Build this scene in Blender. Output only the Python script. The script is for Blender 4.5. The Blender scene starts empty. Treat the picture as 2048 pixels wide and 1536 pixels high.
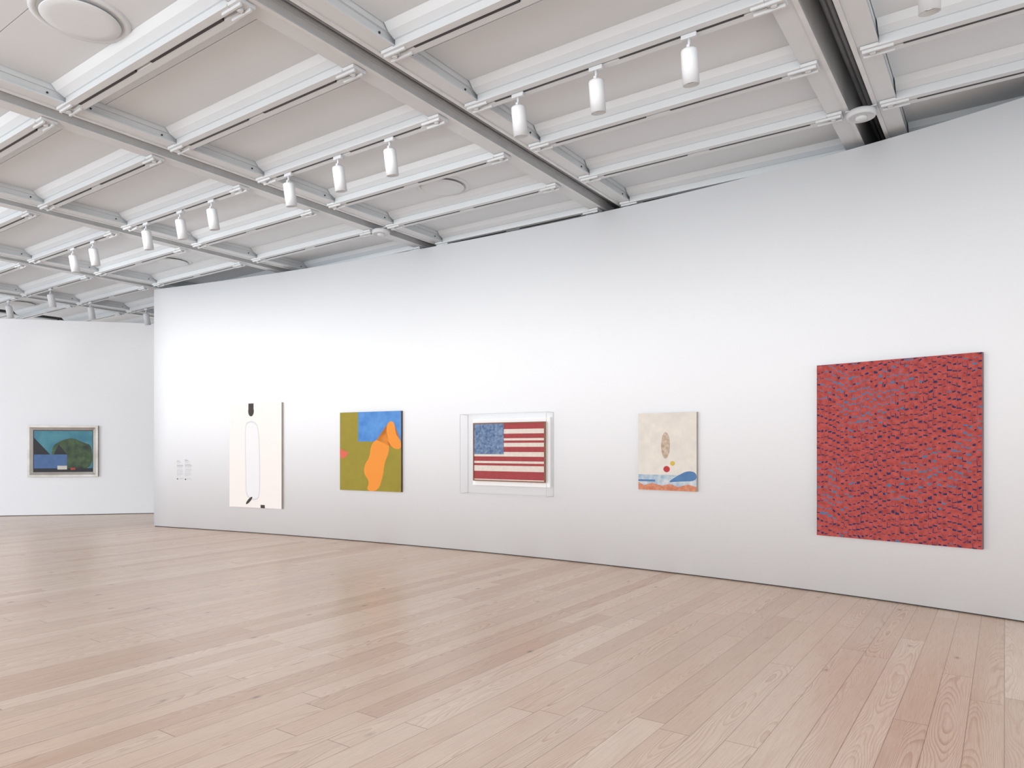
import bpy, bmesh, math, random
import numpy as np
from mathutils import Matrix, Vector
random.seed(4)
S = bpy.context.scene
COL = S.collection
PI = math.pi
F = 1413.0; HY = 895.0; HC = 1.52

# ------------------------------------------------------------ materials
def lin(c):
    r = []
    for v in c:
        v = v/255.0
        r.append(v/12.92 if v <= 0.04045 else ((v+0.055)/1.055)**2.4)
    return (r[0], r[1], r[2], 1.0)

class NT:
    def __init__(s, name):
        s.m = bpy.data.materials.new(name); s.m.use_nodes = True
        s.t = s.m.node_tree
        s.b = s.t.nodes['Principled BSDF']
    def n(s, typ, **kw):
        x = s.t.nodes.new(typ)
        for k, v in kw.items(): setattr(x, k, v)
        return x
    def l(s, a, b): s.t.links.new(a, b)
    def put(s, sock, v):
        if isinstance(v, (int, float)): sock.default_value = v
        elif isinstance(v, tuple): sock.default_value = v
        else: s.l(v, sock)
    def math(s, op, a, b=0.0, c=None, clamp=False):
        x = s.n('ShaderNodeMath', operation=op); x.use_clamp = clamp
        s.put(x.inputs[0], a); s.put(x.inputs[1], b)
        if c is not None: s.put(x.inputs[2], c)
        return x.outputs[0]
    def vec(s, x, y, z=0.0):
        v = s.n('ShaderNodeCombineXYZ')
        s.put(v.inputs[0], x); s.put(v.inputs[1], y); s.put(v.inputs[2], z)
        return v.outputs[0]
    def noise(s, vec, scale, detail=3.0, rough=0.5, dist=0.0):
        x = s.n('ShaderNodeTexNoise')
        if vec is not None: s.l(vec, x.inputs['Vector'])
        x.inputs['Scale'].default_value = scale; x.inputs['Detail'].default_value = detail
        x.inputs['Roughness'].default_value = rough; x.inputs['Distortion'].default_value = dist
        return x.outputs['Fac']
    def ramp(s, fac, stops, interp='LINEAR'):
        x = s.n('ShaderNodeValToRGB'); x.color_ramp.interpolation = interp
        e = x.color_ramp.elements
        while len(e) < len(stops): e.new(0.5)
        for i, (p, c) in enumerate(stops):
            e[i].position = p; e[i].color = c
        s.l(fac, x.inputs[0]); return x.outputs[0]
    def mix(s, fac, a, b, mode='MIX'):
        x = s.n('ShaderNodeMix', data_type='RGBA', blend_type=mode)
        s.put(x.inputs['Factor'], fac); s.put(x.inputs[6], a); s.put(x.inputs[7], b)
        return x.outputs[2]
    def obj(s): return s.n('ShaderNodeTexCoord').outputs['Object']

def mat(name, rgb, rough=0.6, var=0.06, scale=6.0, metal=0.0, bump=0.0, rgb2=None):
    t = NT(name)
    c = lin(rgb)
    if rgb2: d = lin(rgb2)
    else: d = tuple(max(0, x*(1-var*2)) for x in c[:3])+(1,)
    f = t.noise(t.obj(), scale, 4.0)
    col = t.ramp(f, [(0.3, d), (0.7, c)])
    t.l(col, t.b.inputs['Base Color'])
    t.b.inputs['Roughness'].default_value = rough
    t.b.inputs['Metallic'].default_value = metal
    if bump > 0:
        b = t.n('ShaderNodeBump'); b.inputs['Strength'].default_value = bump
        b.inputs['Distance'].default_value = 0.002
        f2 = t.noise(t.obj(), 90.0, 4.0)
        t.l(f2, b.inputs['Height']); t.l(b.outputs[0], t.b.inputs['Normal'])
    return t.m

M = {}
M['wall'] = mat('wall_paint', (236, 238, 241), 0.85, 0.005, 1.2, bump=0.04)
M['board'] = mat('white_back_board', (252, 252, 252), 0.8, 0.004)
M['panel'] = mat('ceiling_panel', (218, 225, 230), 0.75, 0.01, 1.5)
M['seam'] = mat('ceiling_void', (60, 60, 62), 0.8, 0.03)
M['white'] = mat('white_enamel', (208, 213, 216), 0.5, 0.012, 3.0)
M['steel'] = mat('grey_steel', (214, 218, 220), 0.5, 0.06, 5.0)
M['greyslot'] = mat('grey_slot', (200, 203, 205), 0.6, 0.05)
M['dark'] = mat('dark_slot', (30, 31, 33), 0.6, 0.05)
M['conduit'] = mat('dark_conduit', (140, 143, 146), 0.45, 0.10, 8.0)
M['black'] = mat('black_track', (34, 34, 36), 0.5, 0.05)
M['lampwhite'] = mat('lamp_white', (204, 208, 212), 0.55, 0.01)
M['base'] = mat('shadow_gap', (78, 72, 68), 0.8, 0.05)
M['text'] = mat('grey_lettering', (196, 196, 200), 0.8, 0.02)
M['textdark'] = mat('dark_lettering', (150, 150, 154), 0.8, 0.02)

def glow(name, strength):
    t = NT(name)
    t.b.inputs['Base Color'].default_value = (1, 1, 1, 1)
    f = t.noise(t.obj(), 5.0)
    c = t.ramp(f, [(0.0, (1.0, .93, .8, 1)), (1.0, (1, .97, .9, 1))])
    t.l(c, t.b.inputs['Emission Color']); t.b.inputs['Emission Strength'].default_value = strength
    return t.m
M['glow'] = glow('lit_lens', 6.0)
M['dim'] = glow('dim_lens', 0.6)

def floor_material():
    t = NT('pine_floorboards')
    sep = t.n('ShaderNodeSeparateXYZ'); t.l(t.obj(), sep.inputs[0])
    x, y = sep.outputs[0], sep.outputs[1]
    w = 0.17; L = 2.9
    yw = t.math('DIVIDE', y, w)
    row = t.math('FLOOR', yw); vl = t.math('FRACT', yw)
    wn = t.n('ShaderNodeTexWhiteNoise', noise_dimensions='1D'); t.l(row, wn.inputs['W'])
    xx = t.math('MULTIPLY_ADD', wn.outputs['Value'], 7.3, t.math('DIVIDE', x, L))
    colm = t.math('FLOOR', xx); ul = t.math('FRACT', xx)
    wn2 = t.n('ShaderNodeTexWhiteNoise', noise_dimensions='2D'); t.l(t.vec(row, colm), wn2.inputs['Vector'])
    idv = wn2.outputs['Value']
    sc = t.n('ShaderNodeSeparateColor'); t.l(wn2.outputs['Color'], sc.inputs[0])
    id2 = sc.outputs[1]; id3 = sc.outputs[2]
    base = t.ramp(idv, [(0.0, lin((222, 196, 174))), (0.2, lin((233, 211, 192))), (0.45, lin((226, 200, 179))), (0.7, lin((238, 218, 200))), (0.85, lin((221, 197, 178))), (1.0, lin((213, 182, 160)))])
    gx = t.math('MULTIPLY_ADD', x, 0.62, t.math('MULTIPLY', idv, 57.0))
    nz = t.noise(t.vec(gx, t.math('MULTIPLY', y, 3.2), t.math('MULTIPLY', id2, 20.0)), 1.0, 2.0, 0.5)
    off = t.math('MULTIPLY', t.math('SUBTRACT', id2, 0.5), 1.7)
    vv = t.math('ADD', t.math('SUBTRACT', vl, 0.5), off)
    v2 = t.math('MULTIPLY', vv, vv)
    f = t.math('ADD', t.math('MULTIPLY', v2, 1.7), t.math('MULTIPLY', nz, 2.0))
    f = t.math('MULTIPLY_ADD', x, 0.08, f)
    fr = t.math('FRACT', t.math('MULTIPLY', f, 12.0))
    ring = t.ramp(fr, [(0.0, (0, 0, 0, 1)), (0.5, (.08, .08, .08, 1)), (0.88, (1, 1, 1, 1)), (0.97, (.9, .9, .9, 1)), (1.0, (0, 0, 0, 1))])
    amt = t.math('MULTIPLY_ADD', t.math('MULTIPLY', id3, id3), 0.34, 0.32)
    brk = t.noise(t.vec(t.math('MULTIPLY', x, 2.0), t.math('MULTIPLY', y, 12.0)), 1.0, 3.0)
    ringa = t.math('MULTIPLY', t.math('MULTIPLY', ring, amt), t.math('MULTIPLY', brk, 1.8))
    c1 = t.mix(ringa, base, lin((172, 120, 92)))
    fib = t.noise(t.vec(t.math('MULTIPLY', x, 3.0), t.math('MULTIPLY', y, 150.0)), 1.0, 3.0, 0.65)
    c2 = t.mix(t.math('MULTIPLY', t.math('SUBTRACT', fib, 0.42, clamp=True), 1.3), c1, lin((174, 128, 102)))
    ws = t.noise(t.vec(t.math('MULTIPLY', x, 1.2), t.math('MULTIPLY', y, 9.0)), 1.0, 3.0)
    c2 = t.mix(t.math('MULTIPLY', ws, 0.20), c2, lin((240, 228, 217)))
    vo = t.n('ShaderNodeTexVoronoi'); vo.inputs['Scale'].default_value = 1.0
    t.l(t.vec(t.math('MULTIPLY', x, 1.9), t.math('MULTIPLY', y, 3.4)), vo.inputs['Vector'])
    kn = t.ramp(vo.outputs['Distance'], [(0.0, (1, 1, 1, 1)), (0.035, (.8, .8, .8, 1)), (0.06, (.25, .25, .25, 1)), (0.11, (0, 0, 0, 1))])
    kn = t.math('MULTIPLY', kn, 0.75)
    c3 = t.mix(kn, c2, lin((92, 66, 58)))
    g1 = t.math('LESS_THAN', vl, 0.024); g2 = t.math('LESS_THAN', ul, 0.002)
    gap = t.math('MULTIPLY', t.math('MAXIMUM', g1, g2), 0.6)
    c4 = t.mix(gap, c3, lin((124, 92, 76)))
    t.l(c4, t.b.inputs['Base Color'])
    rg = t.math('MULTIPLY_ADD', fib, 0.15, 0.22)
    t.l(rg, t.b.inputs['Roughness'])
    bp = t.n('ShaderNodeBump'); bp.inputs['Strength'].default_value = 0.06; bp.inputs['Distance'].default_value = 0.002
    t.l(t.math('SUBTRACT', fib, t.math('MULTIPLY', ring, 0.4)), bp.inputs['Height']); t.l(bp.outputs[0], t.b.inputs['Normal'])
    return t.m
M['floor'] = floor_material()

def acrylic():
    t = NT('clear_acrylic')
    t.t.nodes.remove(t.b)
    tr = t.n('ShaderNodeBsdfTransparent'); gl = t.n('ShaderNodeBsdfGlossy'); gl.inputs['Roughness'].default_value = 0.05
    tr.inputs[0].default_value = (0.99, 0.992, 0.994, 1)
    fr = t.n('ShaderNodeFresnel'); fr.inputs[0].default_value = 1.15
    fac = t.math('MULTIPLY', fr.outputs[0], 0.25)
    mx = t.n('ShaderNodeMixShader'); t.l(fac, mx.inputs[0]); t.l(tr.outputs[0], mx.inputs[1]); t.l(gl.outputs[0], mx.inputs[2])
    out = [n for n in t.t.nodes if n.type == 'OUTPUT_MATERIAL'][0]
    t.l(mx.outputs[0], out.inputs[0]); return t.m
M['acrylic'] = acrylic()
M['acrylic_edge'] = mat('acrylic_edge', (196, 200, 204), 0.3, 0.03)

# ------------------------------------------------------------ mesh helpers
def box(bm, x0, x1, y0, y1, z0, z1, mi=0, T=None):
    vs = [Vector((x, y, z)) for x in (x0, x1) for y in (y0, y1) for z in (z0, z1)]
    if T: vs = [T @ v for v in vs]
    v = [bm.verts.new(p) for p in vs]
    for q in ((0, 1, 3, 2), (4, 6, 7, 5), (0, 4, 5, 1), (2, 3, 7, 6), (0, 2, 6, 4), (1, 5, 7, 3)):
        f = bm.faces.new([v[i] for i in q]); f.material_index = mi

def lathe(bm, prof, seg=28, T=None, mi=0, cap0=True, cap1=True):
    rings = []
    for r, z in prof:
        ring = []
        for i in range(seg):
            a = 2*PI*i/seg; p = Vector((r*math.cos(a), r*math.sin(a), z))
            ring.append(bm.verts.new(T @ p if T else p))
        rings.append(ring)
    for k in range(len(rings)-1):
        for i in range(seg):
            j = (i+1) % seg
            f = bm.faces.new((rings[k][i], rings[k][j], rings[k+1][j], rings[k+1][i])); f.smooth = True; f.material_index = mi
    if cap0: bm.faces.new(rings[0][::-1]).material_index = mi
    if cap1: bm.faces.new(rings[-1]).material_index = mi

def extr(bm, prof, y0, y1, mi=0):   # prof in (x,z), extruded along y
    A = [bm.verts.new((x, y0, z)) for x, z in prof]; B = [bm.verts.new((x, y1, z)) for x, z in prof]
    n = len(prof)
    for i in range(n):
        j = (i+1) % n
        bm.faces.new((A[i], A[j], B[j], B[i])).material_index = mi
    bm.faces.new(A[::-1]).material_index = mi; bm.faces.new(B).material_index = mi

def make(name, bm, mats, parent=None, bevel=0.0):
    bmesh.ops.recalc_face_normals(bm, faces=bm.faces)
    me = bpy.data.meshes.new(name); bm.to_mesh(me); bm.free()
    for m in (mats if isinstance(mats, (list, tuple)) else [mats]): me.materials.append(m)
    o = bpy.data.objects.new(name, me); COL.objects.link(o)
    if parent: o.parent = parent
    if bevel > 0:
        b = o.modifiers.new('bevel', 'BEVEL'); b.width = bevel; b.segments = 2; b.limit_method = 'ANGLE'
    return o

def thing(name, label, cat, loc=(0, 0, 0), rz=0.0, group=None):
    o = bpy.data.objects.new(name, None); COL.objects.link(o)
    o.empty_display_size = 0.1
    o.location = loc; o.rotation_euler = (0, 0, rz)
    o['label'] = label; o['category'] = cat
    if group: o['group'] = group
    return o
def struct(o): o['kind'] = 'structure'; return o
def kids(o): return [c for c in bpy.data.objects if c.parent == o]
def dup(root, name, label, loc, rz, group=None):
    r = root.copy(); COL.objects.link(r); r.location = loc; r.rotation_euler = (0, 0, rz); r['label'] = label
    if group: r['group'] = group
    for ch in kids(root):
        c = ch.copy(); COL.objects.link(c); c.parent = r
        for g in kids(ch):
            d = g.copy(); COL.objects.link(d); d.parent = c
    return r

# ------------------------------------------------------------ ceiling grid frame
TH = math.atan2(0.820, 0.572)
ca, sa = math.cos(TH), math.sin(TH)
def W(a, b, z=0.0):   # grid frame -> world
    return (a*ca + b*sa, a*sa - b*ca, HC + z)
def proj(p):
    return (1024 + p[0]/p[1]*F, HY - (p[2]-HC)/p[1]*F)
CZ = 3.08
SP = 3.09; B0 = -1.08; A0 = 2.98; AS = 1.045
PZ = 0.165      # underside of the panels above the beams' lowest face

# ------------------------------------------------------------ main curved wall
xs = np.array([308, 580, 862, 1210, 1735, 2048]); hs = np.array([319, 350, 398, 474, 610, 698])
cf = np.polyfit(xs, hs, 2)
def hfun(x):
    if x <= 2048: return float(np.polyval(cf, x))
    return float(np.polyval(cf, 2048)) + (x-2048)*(2*cf[0]*2048+cf[1])
TOP = 3.04
def wp(x):
    D = TOP*F/hfun(x); return Vector(((x-1024)/F*D, D, 0))
def wn_(x):
    d = (wp(x+2)-wp(x-2)).normalized(); return Vector((d.y, -d.x, 0))   # toward the room
pts = [308 + i*(2560-308)/60 for i in range(61)]
bm = bmesh.new()
rows = []
for x in pts:
    p = wp(x); n = wn_(x); q = p - n*0.28
    rows.append([bm.verts.new((p.x, p.y, 0.014)), bm.verts.new((p.x, p.y, HC+TOP)), bm.verts.new((q.x, q.y, HC+TOP)), bm.verts.new((q.x, q.y, 0.014))])
for i in range(len(rows)-1):
    for k in range(4):
        f = bm.faces.new((rows[i][k], rows[i][(k+1) % 4], rows[i+1][(k+1) % 4], rows[i+1][k])); f.smooth = (k == 0)
bm.faces.new(rows[0]); bm.faces.new(rows[-1][::-1])
struct(make('wall_right', bm, M['wall']))
bm = bmesh.new(); rows = []
for x in pts:
    p = wp(x) - wn_(x)*0.02; q = wp(x) - wn_(x)*0.26
    rows.append([bm.verts.new((p.x, p.y, 0.0)), bm.verts.new((p.x, p.y, 0.014)), bm.verts.new((q.x, q.y, 0.014)), bm.verts.new((q.x, q.y, 0.0))])
for i in range(len(rows)-1):
    for k in range(4): bm.faces.new((rows[i][k], rows[i][(k+1) % 4], rows[i+1][(k+1) % 4], rows[i+1][k]))
bm.faces.new(rows[0]); bm.faces.new(rows[-1][::-1])
struct(make('baseboard_right', bm, M['base']))

# plain walls added behind the curved wall, up to the ceiling, blocking stray light
def seg_wall(name, p, q, z1, m):
    p = Vector((p[0], p[1], 0)); q = Vector((q[0], q[1], 0)); d = q-p
    T = Matrix.Translation(p) @ Matrix.Rotation(math.atan2(d.y, d.x), 4, 'Z')
    bm = bmesh.new(); box(bm, 0, d.length, 0, 0.2, 0, z1, 0, T); struct(make(name, bm, m))
seg_wall('light_block_behind', W(10.2, -12.3), W(10.2, 3.6), HC+CZ+PZ-0.002, M['wall'])
e_ = wp(2560)-wn_(2560)*0.3
seg_wall('light_block_end', W(10.15, 3.62), (e_.x, e_.y), HC+CZ+PZ-0.002, M['wall'])

# far wall
FA = Vector((-11.3, 15.6, 0)); FB = Vector((-8.26, 16.25, 0)); fd = (FB-FA).normalized(); fn = Vector((fd.y, -fd.x, 0))
def farbox(name, z0, z1, off, m):
    bm = bmesh.new()
    a = FA - fd*9; b = FA + fd*18
    T = Matrix.Translation(a) @ Matrix.Rotation(math.atan2(fd.y, fd.x), 4, 'Z')
    box(bm, 0, (b-a).length, off, 0.3, z0, z1, 0, T)
    struct(make(name, bm, m))
farbox('wall_far', 0.014, HC+2.85, 0.0, M['wall'])
farbox('baseboard_far', 0.0, 0.014, 0.02, M['base'])

# floor (board direction = local x)
bm = bmesh.new(); box(bm, -8, 18, -7, 26, -0.1, 0.0)
fl = struct(make('floor', bm, M['floor'])); fl.rotation_euler = (0, 0, TH)

# ceiling: void slab with pale panels under it
bm = bmesh.new()
box(bm, -3.5, 15, -3.6, 23.5, 0.50, 0.56, 1)
bays = [B0+SP/2 - SP*i for i in range(-0, 8)]
for bc in bays:
    y0, y1 = -(bc+SP/2-0.28), -(bc-SP/2+0.28)
    for k in range(-6, 12):
        a = A0+AS*k
        box(bm, a+0.03, a+0.30, y0, y1, PZ, PZ+0.03, 0)
        box(bm, a+0.306, a+AS-0.03, y0, y1, PZ, PZ+0.03, 0)
ce = struct(make('ceiling', bm, [M['panel'], M['seam']]))
ce.location = (0, 0, HC+CZ); ce.rotation_euler = (0, 0, TH)

# ------------------------------------------------------------ long slotted beams
ordn = ['first', 'second', 'third', 'fourth', 'fifth', 'sixth', 'seventh', 'eighth', 'ninth']
blabels = ['rightmost long ceiling beam, split by a black slot of cables above the red painting',
           'long white ceiling beam with grey slot, second from right, meeting wall above the case',
           'long white ceiling beam with grey slot, third from right, crossing to the upper left edge',
           'long slotted white ceiling beam, fourth from the right',
           'long slotted white ceiling beam, fifth from right, ending near the main wall corner',
           'farthest long slotted white ceiling beam, just above the far wall']
def make_beam(dark):
    t = thing('slotted_ceiling_beam', blabels[0], 'ceiling beam', group='long slotted ceiling beams')
    A, B = -2.5, 14.0
    depth = 0.46 if dark else 0.11
    for s in (-1, 1):
        bm = bmesh.new()
        prof = [(s*0.135, 0.033), (s*0.285, 0.033), (s*0.285, 0.048), (s*0.255, 0.048), (s*0.255, 0.12), (s*0.275, 0.12), (s*0.275, 0.24), (s*0.145, 0.24), (s*0.145, 0.048), (s*0.135, 0.048)]
        V0 = [bm.verts.new((A, p, z)) for p, z in prof]; V1 = [bm.verts.new((B, p, z)) for p, z in prof]
        n = len(prof)
        for i in range(n):
            j = (i+1) % n; bm.faces.new((V0[i], V0[j], V1[j], V1[i]))
        bm.faces.new(V0); bm.faces.new(V1[::-1])
        sb = make('side_beam', bm, M['white'], t)
        bm = bmesh.new()
        for k in range(-4, 11):
            for dx in (0.18, 0.86):
                T = Matrix.Translation((A0+AS*k+dx, s*0.255, 0.085)) @ Matrix.Rotation(PI/2, 4, 'X')
                lathe(bm, [(0.009, -0.008), (0.009, 0.008)], 8, T)
        make('bolts', bm, M['black'], sb)
        bm = bmesh.new()
        box(bm, A, B, min(s*0.122, s*0.134), max(s*0.122, s*0.134), 0.024, depth)
        box(bm, A, B, min(s*0.098, s*0.122), max(s*0.098, s*0.122), 0.024, 0.032)
        make('steel_channel', bm, M['steel'], t)
    bm = bmesh.new(); box(bm, A, B, -0.122, 0.122, depth, depth+0.03)
    make('slot_back', bm, M['dark'] if dark else M['greyslot'], t)
    for yy, zz, r in ((-0.05, 0.30, 0.022), (0.0, 0.27, 0.018), (0.05, 0.31, 0.024)):
        if not dark: zz = 0.094; r *= 0.6
        bm = bmesh.new()
        T = Matrix.Translation((A, yy, zz)) @ Matrix.Rotation(PI/2, 4, 'Y')
        lathe(bm, [(r, 0.0), (r, B-A)], 10, T)
        make('cable_conduit', bm, M['conduit'], t)
    return t
bproto = None
for i in range(6):
    loc = W(0, B0-SP*i, CZ)
    if i < 2:
        bproto = make_beam(i == 0); bproto.location = loc; bproto.rotation_euler = (0, 0, TH); bproto['label'] = blabels[i]
    else:
        dup(bproto, 'slotted_ceiling_beam', blabels[i], loc, TH)

# ------------------------------------------------------------ cross beams with track slots
HL = SP/2 - 0.287
def make_cross():
    t = thing('track_cross_beam', '', 'ceiling beam', group='white cross beams with track slots')
    bm = bmesh.new()
    extr(bm, [(-0.075, 0.0), (-0.012, 0.0), (-0.012, 0.02), (0.012, 0.02), (0.012, 0.0), (0.075, 0.0), (0.075, 0.016), (0.045, 0.024), (0.045, 0.085),
              (-0.045, 0.085), (-0.045, 0.024), (-0.075, 0.016)], -HL, HL)
    make('beam_body', bm, M['white'], t)
    bm = bmesh.new()
    extr(bm, [(-0.06, 0.085), (0.06, 0.085), (0.12, 0.115), (0.165, PZ-0.001), (-0.165, PZ-0.001), (-0.12, 0.115)], -HL, HL)
    make('cove_tray', bm, M['panel'], t)
    for (p, q) in ((-HL+0.16, -0.12), (0.12, HL-0.16)):
        bm = bmesh.new(); box(bm, -0.012, 0.012, p, q, -0.002, 0.012)
        make('track_slot', bm, M['black'], t)
    for s in (-1, 1):
        bm = bmesh.new()
        box(bm, -0.07, 0.07, min(s*(HL+0.0), s*(HL+0.13)), max(s*HL, s*(HL+0.13)), 0.004, 0.030)
        box(bm, -0.05, -0.03, min(s*(HL-0.1), s*(HL+0.12)), max(s*(HL-0.1), s*(HL+0.12)), -0.018, 0.004)
        box(bm, 0.03, 0.05, min(s*(HL-0.1), s*(HL+0.12)), max(s*(HL-0.1), s*(HL+0.12)), -0.018, 0.004)
        T = Matrix.Translation((0, s*(HL+0.05), -0.018))
        lathe(bm, [(0.020, 0), (0.024, 0.01), (0.024, 0.03)], 12, T)
        make('end_bracket', bm, M['white'], t, 0.003)
    return t
def visible(k, bc):
    a = A0+AS*k; n = 0
    for i in range(21):
        b = bc - 1.4 + 2.8*i/20
        p = W(a, b, CZ)
        if p[1] < 0.5: continue
        u, v = proj(p)
        if -10 < u < 2058 and -10 < v < 1536:
            if u > 305 and p[1] > wp(u).y*1.06: continue
            if u <= 305 and p[1] > 17.6: continue
            n += 1
    return n
cproto = None
baynames = ['beyond the rightmost slotted beam', 'between the first and second slotted beams from the right', 'between the second and third slotted beams from the right',
            'between the third and fourth slotted beams from the right', 'between the fourth and fifth slotted beams from the right',
            'between the fifth and sixth slotted beams from the right', 'beyond the farthest slotted beam']
for bi, bc in enumerate(bays[:7]):
    ks = [k for k in range(-3, 9) if visible(k, bc) >= 1]
    for j, k in enumerate(reversed(ks)):
        if len(ks) == 1: nm = 'only'
        elif j == 0: nm = 'backmost'
        elif j == len(ks)-1: nm = 'nearest'
        else: nm = ordn[j] + ' from back'
        lab = 'white cross beam, ' + nm + ', in the bay ' + baynames[bi]
        loc = W(A0+AS*k, bc, CZ)
        if cproto is None:
            cproto = make_cross(); cproto.location = loc; cproto.rotation_euler = (0, 0, TH); cproto['label'] = lab
        else: dup(cproto, 'track_cross_beam', lab, loc, TH)

# ------------------------------------------------------------ track spotlights
def make_lamp(lens, tilt):
    t = thing('track_spotlight', '', 'spotlight')
    bm = bmesh.new(); box(bm, -0.016, 0.016, -0.06, 0.06, -0.035, -0.002); make('track_adapter', bm, M['lampwhite'], t, 0.004)
    bm = bmesh.new(); lathe(bm, [(0.010, -0.09), (0.010, -0.035)], 12); box(bm, -0.02, 0.02, -0.012, 0.012, -0.125, -0.085); make('stem', bm, M['lampwhite'], t)
    T = Matrix.Translation((0, 0, -0.11)) @ Matrix.Rotation(-tilt, 4, 'Y')
    bm = bmesh.new()
    lathe(bm, [(0.045, 0.0), (0.058, -0.008), (0.062, -0.02), (0.062, -0.255), (0.056, -0.255), (0.054, -0.225)], 32, T, 0, True, False)
    h = make('housing', bm, M['lampwhite'], t)
    bm = bmesh.new(); lathe(bm, [(0.054, -0.222), (0.03, -0.228), (0.001, -0.230)], 28, T, 0, True, True); make('lens', bm, M[lens], h)
    return t
def b_from_px(x, a):
    t = (x-1024)/F
    return (t*a*sa - a*ca)/(sa + t*ca)
a2 = A0+2*AS; a3 = A0+3*AS; a4 = A0+4*AS; a5 = A0+5*AS
g = 'white cylindrical track spotlights'
lamps = [(1858, a2, 'dim', 'white cylindrical spotlight cut by the top edge, right of the black slot'),
         (1378, a2, 'dim', 'largest fully visible white cylindrical spotlight, nearest the black slot'),
         (1192, a2, 'dim', 'middle white spotlight of the nearest row of three'),
         (1036, a2, 'dim', 'leftmost white spotlight of the nearest row of three, beside the second slotted beam'),
         (779, a2, 'dim', 'rightmost white spotlight in the bay between second and third slotted beams'),
         (676, a2, 'dim', 'middle white spotlight in the bay between second and third slotted beams'),
         (577, a2, 'dim', 'white spotlight just right of the third slotted beam, above the tall white painting'),
         (423, a2, 'dim', 'rightmost of three small spotlights in the bay left of third slotted beam'),
         (360, a2, 'dim', 'middle of three small spotlights in the bay left of third slotted beam'),
         (292, a2, 'dim', 'leftmost of three small spotlights in the bay left of third slotted beam'),
         (186, a2, 'dim', 'right one of a close pair of small distant spotlights'),
         (146, a2, 'dim', 'left one of a close pair of small distant spotlights'),
         (101, a3, 'glow', 'tiny distant spotlight with lit lens, above the framed picture on far wall'),
         (17, a3, 'dim', 'tiny distant spotlight at the left edge of the picture'),
         (181, a4, 'dim', 'tiny distant spotlight between the two lit ones near the far wall'),
         (292, a5, 'glow', 'tiny distant spotlight with lit lens beside the main wall corner')]
protos = {}
lamp_pos = []
for (px, a, lens, lab) in lamps:
    b = b_from_px(px, a); loc = W(a, b, CZ)
    lamp_pos.append((a, b, lens))
    if lens not in protos:
        p = make_lamp(lens, math.radians(10)); p.location = loc; p.rotation_euler = (0, 0, TH); p['label'] = lab; p['group'] = g
        protos[lens] = p
    else: dup(protos[lens], 'track_spotlight', lab, loc, TH, g)

# ------------------------------------------------------------ round ceiling diffusers
def make_diff():
    t = thing('round_ceiling_diffuser', '', 'ceiling vent', group='round ceiling diffusers')
    bm = bmesh.new()
    lathe(bm, [(0.335, 0.0), (0.335, -0.008), (0.31, -0.012), (0.285, -0.006), (0.28, 0.0)], 48, None, 0, False, False)
    make('outer_ring', bm, M['panel'], t)
    bm = bmesh.new()
    lathe(bm, [(0.10, -0.0), (0.10, -0.012), (0.262, -0.018), (0.268, -0.024), (0.262, -0.030), (0.2, -0.032), (0.001, -0.032)], 48, None, 0, True, True)
    make('face_disc', bm, M['panel'], t)
    bm = bmesh.new(); lathe(bm, [(0.285, -0.001), (0.285, -0.004)], 40); make('air_gap', bm, M['greyslot'], t)
    return t
dp = None
for (k, bi, lab) in ((-1, 2, 'large round white ceiling diffuser in the top left corner'), (3, 2, 'round white ceiling diffuser in the bay left of the second slotted beam'),
                     (3, 4, 'small distant round ceiling diffuser near the main wall corner'), (3, 6, 'tiny distant round ceiling diffuser by the left edge')):
    loc = W(A0+AS*(k+0.55), bays[bi]+0.0, CZ+PZ)
    if dp is None:
        dp = make_diff(); dp.location = loc; dp['label'] = lab
    else: dup(dp, 'round_ceiling_diffuser', lab, loc, 0)

# ------------------------------------------------------------ sensors under the slotted beams
def make_sensor():
    t = thing('ceiling_sensor', '', 'smoke detector')
    bm = bmesh.new(); lathe(bm, [(0.03, 0.012), (0.03, -0.015)], 16)
    box(bm, -0.03, 0.03, -0.128, 0.128, 0.0, 0.010); make('mount', bm, M['lampwhite'], t)
    T = Matrix.Translation((0, 0, 0.028))
    bm = bmesh.new(); lathe(bm, [(0.115, -0.04), (0.125, -0.05), (0.125, -0.085), (0.118, -0.095), (0.10, -0.097), (0.098, -0.092), (0.06, -0.092)], 40, T); h = make('cover', bm, M['lampwhite'], t)
    bm = bmesh.new(); lathe(bm, [(0.052, -0.092), (0.05, -0.112), (0.035, -0.118), (0.001, -0.119)], 28, T); make('sensor_dome', bm, M['white'], h)
    return t
s1 = make_sensor(); s1['label'] = 'round white detector hanging under the black slot above the red painting'
s1.location = W(7.15, B0, CZ+0.014); s1.rotation_euler = (0, 0, TH)
tb = B0-SP*2
s2 = dup(s1, 'ceiling_sensor', 'small round white detector under the third slotted beam from the right', (0, 0, 0), TH)
t_ = (762-1024)/F; aa = tb*(sa + t_*ca)/(t_*sa - ca)
s2.location = W(aa, tb, CZ+0.014)

# ------------------------------------------------------------ pictures
def solve(x, off, P=wp, N=wn_):
    lo, hi = x-80, x+120
    for _ in range(50):
        m = (lo+hi)/2; q = P(m) + N(m)*off
        if 1024+q.x/q.y*F < x: lo = m
        else: hi = m
    return P(lo), N(lo)
def fw(x):
    t = (x-1024)/F
    s = (t*FA.y - FA.x)/(fd.x - t*fd.y); return FA + fd*s
def fwn(x): return fn.copy()
def frame_at(x0, x1, yl, yr, off, far=False):
    P, N = (fw, fwn) if far else (wp, wn_)
    p0, n0 = solve(x0, off, P, N); p1, n1 = solve(x1, off, P, N)
    q0 = p0+n0*off; q1 = p1+n1*off
    zt = HC + ((HY-yl[0])*q0.y + (HY-yr[0])*q1.y)/2/F
    zb = HC + ((HY-yl[1])*q0.y + (HY-yr[1])*q1.y)/2/F
    d = p1-p0; w = d.length; c = (p0+p1)/2
    return c, math.atan2(d.y, d.x), w, zb, zt-zb
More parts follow.
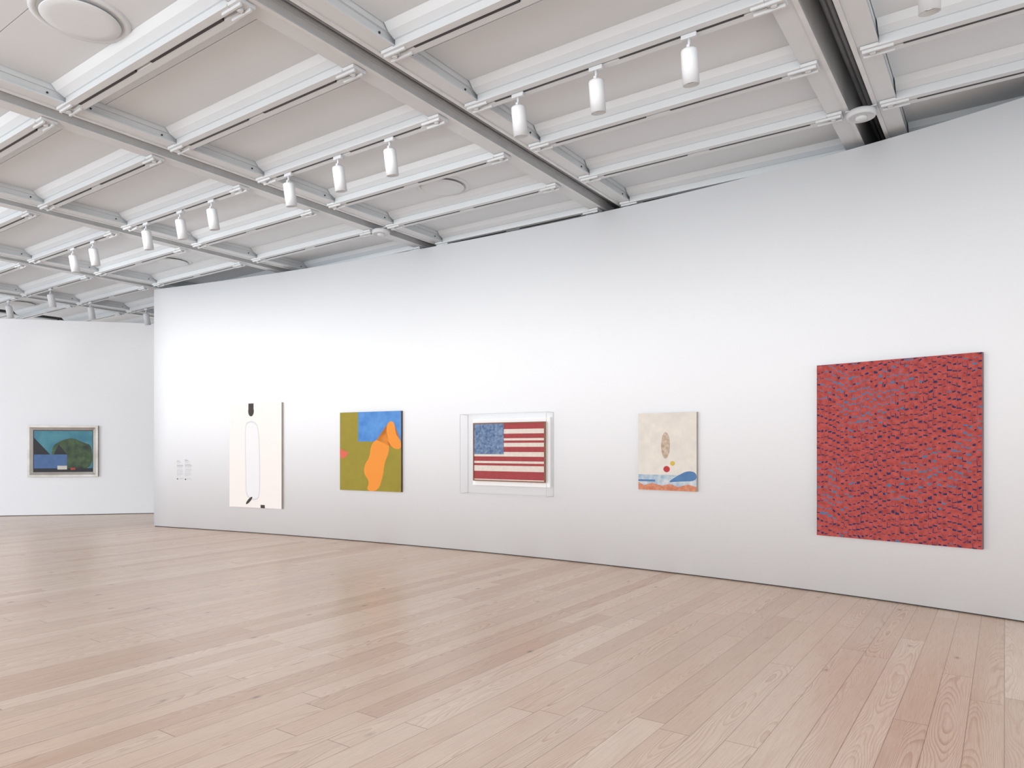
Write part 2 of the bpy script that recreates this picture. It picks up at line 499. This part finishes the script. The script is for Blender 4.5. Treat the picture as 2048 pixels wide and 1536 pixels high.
def art(parent, w, h, t, ground, side, patches, z0=0.0, mats=None, name='canvas'):
    """canvas block: side material 1, front ground 0, flat painted shapes on top"""
    bm = bmesh.new(); box(bm, -w/2, w/2, -t, -0.001, z0, z0+h, 1)
    def poly(ps, mi, lay):
        vs = [bm.verts.new((-w/2+u*w, -t-0.0004*(lay+1), z0+v*h)) for u, v in ps]
        f = bm.faces.new(vs); f.material_index = mi
        f.normal_update()
        if f.normal.y > 0: f.normal_flip()
    poly([(0, 0), (1, 0), (1, 1), (0, 1)], 0, 0)
    for i, (ps, mi) in enumerate(patches): poly(ps, mi, i+1)
    me = bpy.data.meshes.new(name); bm.to_mesh(me); bm.free()
    for m in [ground, side]+(mats or []): me.materials.append(m)
    o = bpy.data.objects.new(name, me); COL.objects.link(o); o.parent = parent
    return o
def rect(u0, v0, u1, v1): return [(u0, v0), (u1, v0), (u1, v1), (u0, v1)]
def ell(cx, cy, rx, ry, n=28, rot=0.0):
    return [(cx+rx*math.cos(a)*math.cos(rot)-ry*math.sin(a)*math.sin(rot), cy+rx*math.cos(a)*math.sin(rot)+ry*math.sin(a)*math.cos(rot)) for a in [2*PI*i/n for i in range(n)]]
def smooth(ps, it=3):
    for _ in range(it):
        o = []
        for i in range(len(ps)):
            a, b = ps[i], ps[(i+1) % len(ps)]
            o += [(a[0]*.75+b[0]*.25, a[1]*.75+b[1]*.25), (a[0]*.25+b[0]*.75, a[1]*.25+b[1]*.75)]
        ps = o
    return ps
cream = mat('canvas_edge', (176, 170, 160), 0.8, 0.05)

# 1 tall white painting
c, r, w, zb, h = frame_at(459, 563, (807, 1013), (806, 1018), 0.045)
t = thing('painting', 'tall white canvas with a pale upright shape and dark brown oval at its top', 'painting', (c.x, c.y, zb), r)
pale = mat('paint_pale_grey', (212, 211, 215), 0.7, 0.01, 3); brown = mat('paint_dark_brown', (44, 30, 27), 0.5, 0.1); pg = mat('paint_white', (240, 233, 229), 0.75, 0.01)
pale2 = mat('paint_soft_white', (234, 232, 234), 0.7, 0.01, 3)
art(t, w, h, 0.045, pg, cream, [(smooth([(.32, .30), (.30, .76), (.34, .83), (.50, .83), (.58, .76), (.60, .45), (.60, .12), (.54, .07), (.38, .08), (.32, .14)], 3), 2),
    (smooth([(.335, .30), (.315, .76), (.36, .815), (.49, .815), (.565, .755), (.585, .45), (.585, .125), (.535, .083), (.39, .093), (.335, .147)], 3), 4),
    (ell(.425, .925, .055, .05), 3), (rect(.375, .945, .475, .999), 3), (ell(.39, .067, .07, .017, rot=.5), 3), (rect(.61, .0, .69, .03), 3)], mats=[pale, brown, pale2])
# 2 olive / blue / orange
c, r, w, zb, h = frame_at(680, 802, (825, 980), (822, 984), 0.045)
t = thing('painting', 'near-square olive painting with blue block and a curving orange shape', 'painting', (c.x, c.y, zb), r)
olive = mat('paint_olive', (152, 138, 42), 0.7, 0.05, 9); blue = mat('paint_blue', (66, 124, 196), 0.7, 0.09, 7, rgb2=(92, 150, 212)); orange = mat('paint_orange', (236, 146, 50), 0.7, 0.02, 6); coral = mat('paint_coral', (222, 104, 84), 0.7, 0.05)
art(t, w, h, 0.045, olive, mat('edge_dark_wood', (92, 76, 66), 0.7, 0.1), [(rect(.31, .625, 1, 1), 2),
    (smooth([(.44, .0), (.50, .12), (.40, .22), (.42, .34), (.50, .42), (.52, .58), (.62, .66), (.80, .64), (.86, .54), (1.0, .52), (1.0, .64), (.92, .70), (.90, .86), (.82, .88), (.76, .80), (.80, .66), (.82, .50), (.74, .36), (.72, .20), (.64, .0)], 2), 3),
    (smooth([(0, .40), (.10, .42), (.16, .50), (.06, .50), (.0, .56)], 2), 4)], mats=[blue, orange, coral])
# 3 banded panel in a clear case
bc, br, bw, bzb, bh = frame_at(936, 1107, (829, 984), (826, 994), 0.0)
t = thing('banded_painting', 'red and cream banded painting with blue block, brown-edged, inside the clear case', 'painting', (0, 0, 0), 0)
c, r, w, zb, h = frame_at(947, 1090, (846, 961), (843, 966), 0.105)
cream_p = mat('paint_cream', (228, 216, 204), 0.6, 0.07, 26, bump=0.3); redp = mat('paint_brick_red', (172, 54, 58), 0.6, 0.16, 24, bump=0.3); bluep = mat('paint_slate_blue', (52, 84, 130), 0.6, 0.15, 30, rgb2=(128, 150, 178), bump=0.3)
wood = mat('thin_brown_frame', (142, 92, 58), 0.5, 0.12, 20)
BD = 0.058
t.location = (bc.x + math.sin(br)*BD, bc.y - math.cos(br)*BD, zb); t.rotation_euler = (0, 0, br)
sx = (c-bc).dot(Vector((math.cos(br), math.sin(br), 0)))
t.location.x += math.cos(br)*sx; t.location.y += math.sin(br)*sx
ps = []
for v0, v1 in ((.90, 1.0), (.74, .82), (.66, .70), (.50, .59), (.34, .42), (.26, .30), (.02, .16)): ps.append((rect(0, v0, 1, v1), 2))
ps.append((rect(0, .46, .44, 1.0), 3))
art(t, w-0.03, h-0.03, 0.045, cream_p, wood, ps, z0=0.015, mats=[redp, bluep])
bm = bmesh.new()
for (x0, x1, z0, z1) in ((-w/2, w/2, 0, .014), (-w/2, w/2, h-.014, h), (-w/2, -w/2+.014, .014, h-.014), (w/2-.014, w/2, .014, h-.014)): box(bm, x0, x1, -0.055, -0.001, z0, z1)
make('frame', bm, wood, t)
t = thing('display_case', 'clear acrylic wall case with raised white board around the striped painting', 'display case', (bc.x, bc.y, bzb), br)
dpth = 0.19; hw = bw/2
bm = bmesh.new(); box(bm, sx-w/2-0.045, sx+w/2+0.045, -BD+0.002, -0.001, zb-bzb-0.065, zb-bzb+h+0.06); make('back_board', bm, M['board'], t, 0.004)
bm = bmesh.new()
vv = {}
for sx_ in (-1, 1):
    for yy in (-dpth, -0.001):
        for zz in (0, bh): vv[(sx_, yy, zz)] = bm.verts.new((sx_*hw, yy, zz))
fr_, bk = -dpth, -0.001
bm.faces.new([vv[(-1, fr_, 0)], vv[(1, fr_, 0)], vv[(1, fr_, bh)], vv[(-1, fr_, bh)]])
for s in (-1, 1): bm.faces.new([vv[(s, fr_, 0)], vv[(s, bk, 0)], vv[(s, bk, bh)], vv[(s, fr_, bh)]])
for zz in (0, bh): bm.faces.new([vv[(-1, fr_, zz)], vv[(1, fr_, zz)], vv[(1, bk, zz)], vv[(-1, bk, zz)]])
cov = make('clear_cover', bm, M['acrylic'], t)
bm = bmesh.new(); q = 0.0028
for z in (0, bh):
    box(bm, -hw-q, hw+q, -dpth-q, -dpth+q, z-q, z+q)
    for s in (-1, 1): box(bm, s*hw-q, s*hw+q, -dpth+q, -0.001, z-q, z+q)
for s in (-1, 1): box(bm, s*hw-q, s*hw+q, -dpth-q, -dpth+q, q, bh-q); box(bm, s*hw-q, s*hw+q, -2*q, -0.001, q, bh-q)
make('cover_edges', bm, M['acrylic_edge'], t)
# 4 cream painting with blue / terracotta bands
c, r, w, zb, h = frame_at(1277, 1393, (827, 979), (824, 983), 0.045)
t = thing('painting', 'cream painting with a tan upright oval and blue and terracotta bands along the bottom', 'painting', (c.x, c.y, zb), r)
ivory = mat('paint_ivory', (226, 220, 209), 0.7, 0.03, 8, rgb2=(212, 206, 199)); tan = mat('paint_tan', (170, 144, 120), 0.7, 0.12, 25, rgb2=(206, 190, 172)); sky = mat('paint_sky', (130, 164, 188), 0.7, 0.1, 12, rgb2=(212, 214, 214)); terra = mat('paint_terracotta', (190, 106, 76), 0.7, 0.15, 22, rgb2=(214, 150, 118)); crim = mat('paint_crimson', (200, 54, 58), 0.7, 0.1); yel = mat('paint_yellow', (218, 186, 80), 0.7, 0.1); cob = mat('paint_cobalt', (84, 128, 176), 0.7, 0.1, 12)
art(t, w, h, 0.045, ivory, cream, [(rect(0, .0, 1, .20), 3), (smooth([(.5, .10), (.7, .12), (1, .13), (1, .24), (.85, .26), (.7, .20)], 2), 8), (rect(0, .11, .3, .135), 8),
    ([(.0, .0), (1, .0), (1, .06), (.86, .085), (.7, .05), (.55, .085), (.42, .06), (.25, .09), (.1, .06), (0, .10)], 4),
    (ell(.48, .58, .075, .17), 2), (ell(.50, .275, .055, .04), 5), (ell(.60, .35, .04, .03), 6)], mats=[tan, sky, terra, crim, yel, ivory, cob])
# 5 large red painting
def flecks():
    T = NT('paint_red_with_flecks')
    sep = T.n('ShaderNodeSeparateXYZ'); T.l(T.obj(), sep.inputs[0]); x, z = sep.outputs[0], sep.outputs[2]
    wob = T.noise(T.vec(x, z, 0.0), 5.0, 2.0)
    xv = T.math('MULTIPLY_ADD', wob, 1.0, T.math('MULTIPLY', x, 25.0))
    col = T.math('FLOOR', xv)
    cw = T.n('ShaderNodeTexWhiteNoise', noise_dimensions='1D'); T.l(col, cw.inputs['W'])
    zz = T.math('MULTIPLY_ADD', cw.outputs['Value'], 9.0, T.math('MULTIPLY', z, 15.0))
    zz = T.math('MULTIPLY_ADD', T.noise(T.vec(x, z, 3.0), 9.0, 1.0), 1.2, zz)
    rowi = T.math('FLOOR', zz); zf = T.math('FRACT', zz); xf = T.math('FRACT', xv)
    w2 = T.n('ShaderNodeTexWhiteNoise', noise_dimensions='2D'); T.l(T.vec(col, rowi), w2.inputs['Vector'])
    sc = T.n('ShaderNodeSeparateColor'); T.l(w2.outputs['Color'], sc.inputs[0])
    thick = T.math('MULTIPLY_ADD', sc.outputs[0], 0.17, 0.10)
    thick = T.math('MULTIPLY', thick, T.math('LESS_THAN', T.math('ABSOLUTE', T.math('SUBTRACT', xf, 0.5)), T.math('MULTIPLY_ADD', sc.outputs[2], 0.22, 0.24)))
    g1 = T.math('LESS_THAN', zf, thick)
    side = T.math('LESS_THAN', xf, T.math('MULTIPLY', T.math('MULTIPLY', sc.outputs[1], sc.outputs[1]), 0.16))
    side = T.math('MULTIPLY', side, T.math('LESS_THAN', zf, 0.6))
    gp = T.math('MAXIMUM', g1, side)
    red = T.ramp(T.noise(T.vec(x, z, 1.0), 22.0, 3.0), [(0.3, lin((152, 56, 52))), (0.55, lin((177, 74, 68))), (0.8, lin((192, 90, 82)))])
    reg = T.noise(T.vec(x, z, 7.0), 1.7, 2.0)
    lightf = T.math('GREATER_THAN', T.math('MULTIPLY_ADD', sc.outputs[2], 0.25, reg), 0.72)
    bl = T.mix(lightf, lin((30, 40, 84)), lin((58, 118, 156)))
    colr = T.mix(gp, red, bl)
    T.l(colr, T.b.inputs['Base Color']); T.b.inputs['Roughness'].default_value = 0.8
    return T.m
c, r, w, zb, h = frame_at(1634, 1964, (731, 1072), (704, 1097), 0.05)
t = thing('painting', 'large red painting scattered with small blue flecks, nearest on the right', 'painting', (c.x, c.y, zb), r)
art(t, w, h, 0.05, flecks(), mat('edge_blue_grey', (126, 118, 124), 0.7, 0.1), [])
# 6 framed landscape on the far wall
c, r, w, zb, h = frame_at(55, 196, (851, 955), (851, 952), 0.05, far=True)
t = thing('framed_painting', 'silver-framed landscape with blue and green areas on the far left wall', 'painting', (c.x, c.y, zb), r)
sv = mat('silver_gilt_frame', (184, 180, 176), 0.35, 0.1, 3, metal=0.35, rgb2=(158, 150, 142))
bm = bmesh.new(); fwid = 0.105
def mould(bm, w, h, f, t):
    O = [(-w/2, 0), (w/2, 0), (w/2, h), (-w/2, h)]; Mi = [(-w/2+f*.4, f*.4), (w/2-f*.4, f*.4), (w/2-f*.4, h-f*.4), (-w/2+f*.4, h-f*.4)]; I = [(-w/2+f, f), (w/2-f, f), (w/2-f, h-f), (-w/2+f, h-f)]
    loops = [[bm.verts.new((x, -0.001, z)) for x, z in O], [bm.verts.new((x, -t, z)) for x, z in O], [bm.verts.new((x, -t, z)) for x, z in Mi], [bm.verts.new((x, -t*.55, z)) for x, z in I], [bm.verts.new((x, -0.001, z)) for x, z in I]]
    for k in range(5):
        A, B = loops[k], loops[(k+1) % 5]
        for i in range(4): bm.faces.new((A[i], A[(i+1) % 4], B[(i+1) % 4], B[i]))
mould(bm, w, h, fwid, 0.06); make('frame', bm, sv, t)
teal = mat('paint_teal_sky', (46, 112, 134), 0.6, 0.12, 3, rgb2=(84, 146, 158)); green = mat('paint_green', (72, 98, 58), 0.6, 0.25, 7, rgb2=(26, 40, 32)); dk = mat('paint_dark', (26, 30, 38), 0.6, 0.1); wht = mat('paint_offwhite', (206, 204, 190), 0.6, 0.06); bl2 = mat('paint_mid_blue', (72, 108, 158), 0.6, 0.1, 12)
art(t, w-2*fwid, h-2*fwid, 0.028, dk, dk, [(rect(.012, .016, .988, .984), 7), (smooth([(.3, .02), (.985, .02), (.985, .64), (.84, .70), (.66, .82), (.52, .78), (.42, .72), (.3, .6)], 2), 2), (rect(.012, .08, .56, .42), 5),
    ([(.012, .42), (.012, .82), (.28, .42)], 3), ([(.34, .42), (.42, .66), (.56, .42)], 3), (rect(.012, .016, .988, .09), 3), (rect(.40, .06, .56, .15), 4), (rect(.62, .05, .70, .10), 6)],
    z0=fwid, mats=[green, dk, wht, bl2, mat('paint_red_dab', (176, 60, 48), 0.6, 0.1), teal])

# ------------------------------------------------------------ wall text columns
def wall_text(x0, x1, y0, y1, label):
    c, r, w, zb, h = frame_at(x0, x1, (y0, y1), (y0, y1), 0.0)
    t = thing('wall_text', label, 'wall label', (c.x, c.y, zb), r, 'exhibition texts on the wall')
    rng = random.Random(int(x0)); n = 22; lh = h/n
    blocks = [('heading', range(0, 2), 'textdark'), ('paragraph', range(2, 4), 'text'), ('heading', range(5, 7), 'textdark'), ('paragraph', range(7, 9), 'text'), ('paragraph', range(10, 18), 'text'), ('caption_line', range(20, 22), 'text')]
    for nm, rg, mm in blocks:
        bm = bmesh.new()
        for i in rg:
            z = h - i*lh; wd = w*rng.uniform(0.8, 1.0)
            if i < 4: wd = w*(0.35, 0.5, 0.7, 0.45)[i]
            if i == 17: wd = w*0.5
            x = -w/2 + (w*0.25 if i >= 20 else 0); end = -w/2+wd
            while x < end:
                ww = min(rng.uniform(0.012, 0.035), end-x)
                box(bm, x, x+ww, -0.0016, -0.0004, z-lh*0.58, z-lh*0.16); x += ww+0.006
        make(nm, bm, M[mm], t)
    bm = bmesh.new(); box(bm, -w/2, -w/2+w*0.15, -0.0016, -0.0004, 0, lh*1.3); make('square_mark', bm, M['black'], t)
wall_text(354, 367, 921, 959, 'left column of small grey wall text beside the tall white painting')
wall_text(370, 384, 919, 960, 'right column of small grey wall text beside the tall white painting')

# ------------------------------------------------------------ camera
cam = bpy.data.cameras.new('camera'); co = bpy.data.objects.new('camera', cam); COL.objects.link(co)
cam.sensor_width = 36.0; cam.sensor_fit = 'HORIZONTAL'; cam.lens = F/2048*36
cam.shift_y = (HY-768)/2048
co.location = (0, 0, HC); co.rotation_euler = (PI/2, 0, 0); cam.clip_start = 0.05
S.camera = co

# ------------------------------------------------------------ light
wd = bpy.data.worlds.new('world'); S.world = wd; wd.use_nodes = True
bg = wd.node_tree.nodes['Background']; bg.inputs[0].default_value = (0.94, 0.97, 1.0, 1); bg.inputs[1].default_value = 1.4
def area(name, loc, tgt, sx, sy, e, col, spread=None):
    L = bpy.data.lights.new(name, 'AREA'); L.shape = 'RECTANGLE'; L.size = sx; L.size_y = sy; L.energy = e; L.color = col
    if spread: L.spread = math.radians(spread)
    o = bpy.data.objects.new(name, L); COL.objects.link(o); o.location = loc
    o.rotation_euler = (Vector(tgt)-Vector(loc)).to_track_quat('-Z', 'Y').to_euler(); return o
area('window_light', (-7, -4.5, 2.0), (-4, 9, 1.5), 12, 4, 640, (0.985, 0.99, 1.0))
area('side_window_light', (-15, 5, 2.2), (-7, 14, 1.8), 7, 3.8, 380, (0.84, 0.91, 1.0))
# added fill lights without fixtures, brightening the wall, tilted down to spare the ceiling
for bc_, wd_, e in ((-7.2, 6.0, 17), (-2.4, 3.0, 4), (-12.0, 4.2, 14)):
    area('wall_fill', W(4.6, bc_, 2.9), W(7.6, bc_, 1.75), wd_, 0.12, e, (1.0, 0.99, 0.98), 100)
for a, b, lens in lamp_pos:
    L = bpy.data.lights.new('spot', 'SPOT'); L.energy = 6 if a < a3-0.1 else 3; L.spot_size = math.radians(120); L.spot_blend = 1.0; L.shadow_soft_size = 0.15; L.color = (1.0, 0.97, 0.93)
    o = bpy.data.objects.new('spot', L); COL.objects.link(o)
    p = Vector(W(a+0.08, b, CZ-0.44)); q = Vector(W(a+2.4, b, CZ-2.4)); o.location = p
    o.rotation_euler = (q-p).to_track_quat('-Z', 'Y').to_euler()
S.view_settings.view_transform = 'Standard'
